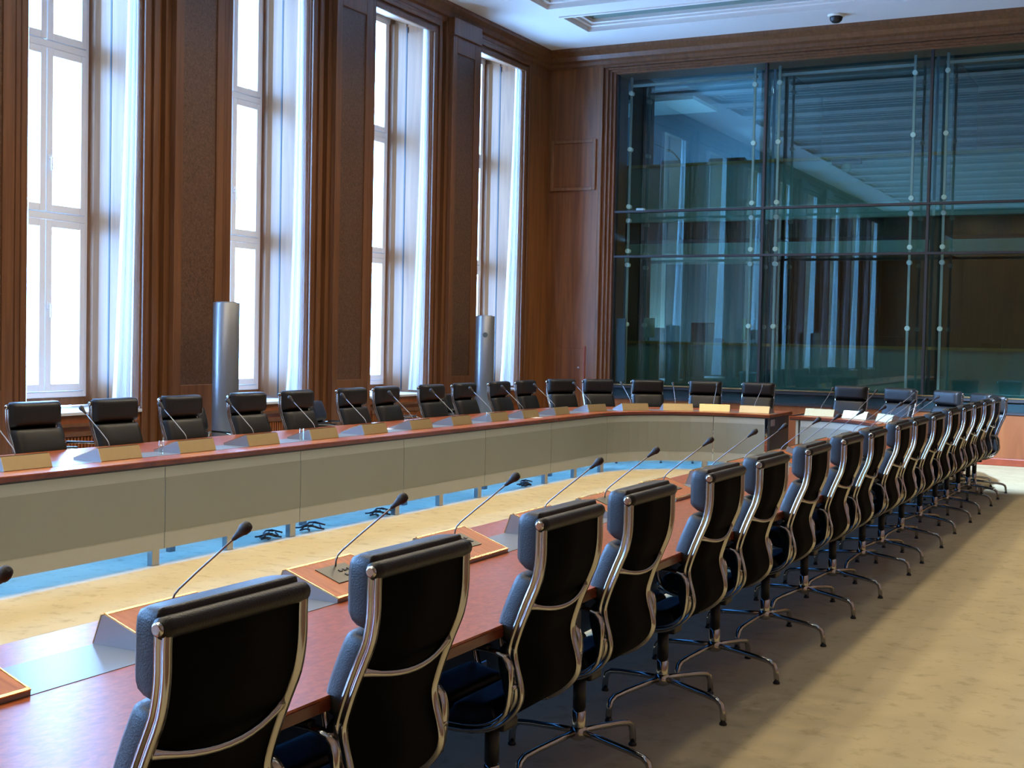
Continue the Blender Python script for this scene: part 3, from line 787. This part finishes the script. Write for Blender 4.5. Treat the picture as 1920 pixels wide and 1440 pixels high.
for (x, y, a), lb in zip(((-6.393, 14.593, 2.93), (-6.104, 15.228, 2.498), (-5.647, 15.643, 2.117), (-5.191, 15.832, 1.813), (-4.661, 15.88, 1.571),
                          (-3.813, 15.844, 1.359), (-3.311, 15.644, 1.026), (-2.86, 15.241, 0.653)), labs):
    put_console(x, y, a, 'desk console with plate and microphone '+lb, 'consoles at the far end')

# ------------------------------------------------------------------ grey loudspeaker columns
for y, lb, bd in ((10.26, 'tall grey cylindrical column standing between the first two windows', False), (15.74, 'tall grey column with a round dark badge beside the last window', True),
                  (4.78, 'tall grey column against the window wall, out of view on the left', False)):
    t = empty('loudspeaker_column', (-8.5, y, 0), 0, lb, 'loudspeaker', 'grey loudspeaker columns')
    MB().lathe([(.128, .03), (.132, .034), (.132, 1.895), (.128, 1.90)], (0, 0, 0), 32).build('column_body', 'speaker', t)
    MB().lathe([(.15, 0), (.15, .025), (.14, .03)], (0, 0, 0), 32).build('foot_plate', 'black', t)
    MB().lathe([(.10, 1.90), (.10, 1.908)], (0, 0, 0), 24).build('top_cap', 'speaker', t)
    if bd:
        d = Vector((0.50, -0.86, 0)); MB().lathe([(.035, .128), (.035, .136)], (0, 0, 1.64), 20, d).build('round_badge', 'badge', t)

# ------------------------------------------------------------------ ceiling camera dome
t = empty('security_camera', (-4.306, 17.96, CEIL), 0, 'black dome camera on the white ceiling near the glass wall', 'camera')
MB().lathe([(.105, -.03), (.115, -.012), (.115, -.0005)], (0, 0, 0), 24).build('mounting_ring', 'cream', t)
MB().lathe([(.01, -.115), (.05, -.105), (.078, -.08), (.088, -.045), (.088, -.028)], (0, 0, 0), 24).build('dome', 'black', t)
# made-up housing for the added spot above the aisle
t = empty('added_spotlight', (-0.45, 7.4, 5.95), 0, 'added black lamp housing over the aisle, above the view', 'added_spotlight')
MB().lathe([(.03, .19), (.03, .12), (.07, .11), (.07, .0), (.085, -.03)], (0, -0.05, 0), 20).build('added_lamp_housing', 'black', t)

# ------------------------------------------------------------------ small things on the tables
def sheet(x, y, rz, w, d, label, z=TZT, n=1):
    return tag_loc(B(-w/2, w/2, -d/2, d/2, .0005, .0015*n+.001).build('paper_sheet', 'paper'), (x, y, z), rz, label, 'paper')
def tag_loc(o, loc, rz, label, cat, group=None):
    o.location = loc; o.rotation_euler = (0, 0, rz); return tag(o, label, cat, group)
sheet(-6.72, 11.05, .3, .21, .30, 'white sheet of paper on the window side table before the seventh chair')
sheet(-6.55, 10.25, .1, .10, .15, 'small white card on the window side table beside a console')
sheet(-6.28, 12.85, -.2, .10, .15, 'small white card on the inner edge of the window side table')
sheet(-2.55, 15.30, .5, .21, .30, 'white papers on the far right bend of the table', n=6)
for i, (y, x) in enumerate(((6.98, -6.35), (8.63, -6.35), (11.86, -6.35))):
    t = empty('drinking_glass', (x, y, TZT+.0016), 0, ('slim glass tumbler on the window side table between the second and third consoles', 'slim glass tumbler on the window side table beside the fourth console',
              'slim glass tumbler on the window side table beyond the eighth console')[i], 'glass', 'tumblers')
    MB().lathe([(.018, .0), (.020, .10), (.018, .10), (.016, .004)], (0, 0, 0), 16).build('glass_body', 'tumbler', t)
# cable bundles under the skirt
for i, (x, y) in enumerate(((-6.20, 8.02), (-6.20, 8.56), (-6.20, 12.45), (-6.22, 9.6))):
    mb = MB(); rr = random.Random(i)
    for k in range(4):
        pts = []
        for j in range(9):
            a = j/8*2*PI*0.9+k; pts.append((.05*math.sin(a*1.3+k), -.12+.24*j/8, .022+.012*k+.012*math.sin(a*2)))
        mb.tube(pts, .007, 6)
    tag_loc(mb.build('cable_bundle', 'black'), (x, y, 0), rr.uniform(-.2, .2), ('black cable coil on the carpet under the skirt, left of the fourth seam', 'black cable coil just right of the tall seam foot below the fourth console',
            'black cable coil below the ninth console', 'small black cable coil between two skirt feet')[i], 'cable', 'cables under the skirt')

# ------------------------------------------------------------------ things inside the booths
def crt(x, y, z, rz, label, s=1.0, mat='cream'):
    t = empty('monitor', (x, y, z), rz, label, 'monitor', 'monitors in the booths')
    MB().prism([(-.16*s, .06*s), (-.16*s, .40*s), (.02, .38*s), (.02, .09*s)], 'x', -.03, .03).build('monitor_shell', mat, t) if False else None
    B(-.20*s, .20*s, -.03, .03, .06*s, .39*s).build('monitor_shell', mat, t, bevel=0.01)
    B(-.17*s, .17*s, .031, .034, .09*s, .36*s).build('screen', 'black', t)
    B(-.03, .03, -.02, .02, .01, .07*s).build('stand', mat, t)
    B(-.11, .11, -.08, .08, .0, .012).build('stand_base', mat, t)
    return t
crt(-7.88, 20.25, 1.60, 1.25, 'cream monitor turned sideways on the lower booth counter, far left')
crt(-6.12, 20.28, 1.60, 1.45, 'cream monitor on the lower booth counter at the right end of the left booth')
for i, (x, y, z, w, h, lb) in enumerate(((-7.10, 20.9, 1.35, .42, .58, 'black chair back behind the lower left booth counter'), (-4.0, 20.9, 1.35, .40, .40, 'black chair back behind the lower middle booth counter'))):
    t = empty('booth_chair', (x, y, 0), 0, lb, 'chair')
    B(-w/2, w/2, -.03, .03, z-.2, z+h).build('backrest', 'leather', t, bevel=0.02)
    B(-.22, .22, .02, .42, 1.05, 1.12).build('seat', 'leather', t, bevel=0.02)
    MB().cyl((0, .2, 0.02), (0, .2, 1.05), .03).build('column', 'black', t)
    MB().lathe([(.25, 0), (.25, .02), (.05, .05)], (0, .2, 0), 20).build('base', 'black', t)
def booth_unit(x, z, label, w=.16):
    t = empty('interpreter_console', (x, 20.15, z), 0, label, 'console', 'consoles in the booths')
    MB().prism([(-.08, 0), (.08, 0), (.08, .035), (-.08, .07)], 'x', -w, w).build('console_body', 'black', t)
    return t
t = booth_unit(-7.45, 4.49, 'black interpreter console with long gooseneck on the upper left booth counter')
ms = MB().tube([(.14, 0, .06), (.06, 0, .16), (-.02, 0, .23)], .012, 6).build('microphone_stem', 'black', t)
MB().tube([(-.04, 0, .24), (-.10, 0, .27), (-.30, 0, .36)], .005, 6).build('gooseneck', 'black', t)
MB().lathe([(.02, 0), (.022, .05), (.015, .07)], (-.03, 0, .235), 10, (-1, 0, .35)).build('microphone_head', 'black', ms)
booth_unit(-6.5, 4.49, 'flat black console on the upper left booth counter near its right end', .3)
booth_unit(-6.65, 1.60, 'black console between the chair back and the right monitor in the lower left booth', .15)
booth_unit(-4.9, 1.60, 'small black console on the lower middle booth counter', .12)
booth_unit(-3.9, 1.60, 'black console on the lower middle booth counter near the right rod', .14)
booth_unit(-2.4, 1.60, 'black console on the lower right booth counter', .14)
t = empty('security_camera', (-4.55, 19.92, 4.40), 0, 'round camera under a bracket on the upper middle booth front', 'camera')
B(-.22, .22, -.03, .05, -.04, .04).build('camera_bracket', 'booth_dark', t)
MB().lathe([(.03, -.02), (.07, -.06), (.075, -.10), (.05, -.15), (.01, -.165)], (0, 0, 0), 16).build('camera_dome', 'cream', t)
tag_loc(B(-.06, .06, -.04, .04, 0, .045).build('name_card', 'paper'), (-7.55, 19.05, 3.637), 0, 'small white card standing on the upper transom of the glass wall', 'card')
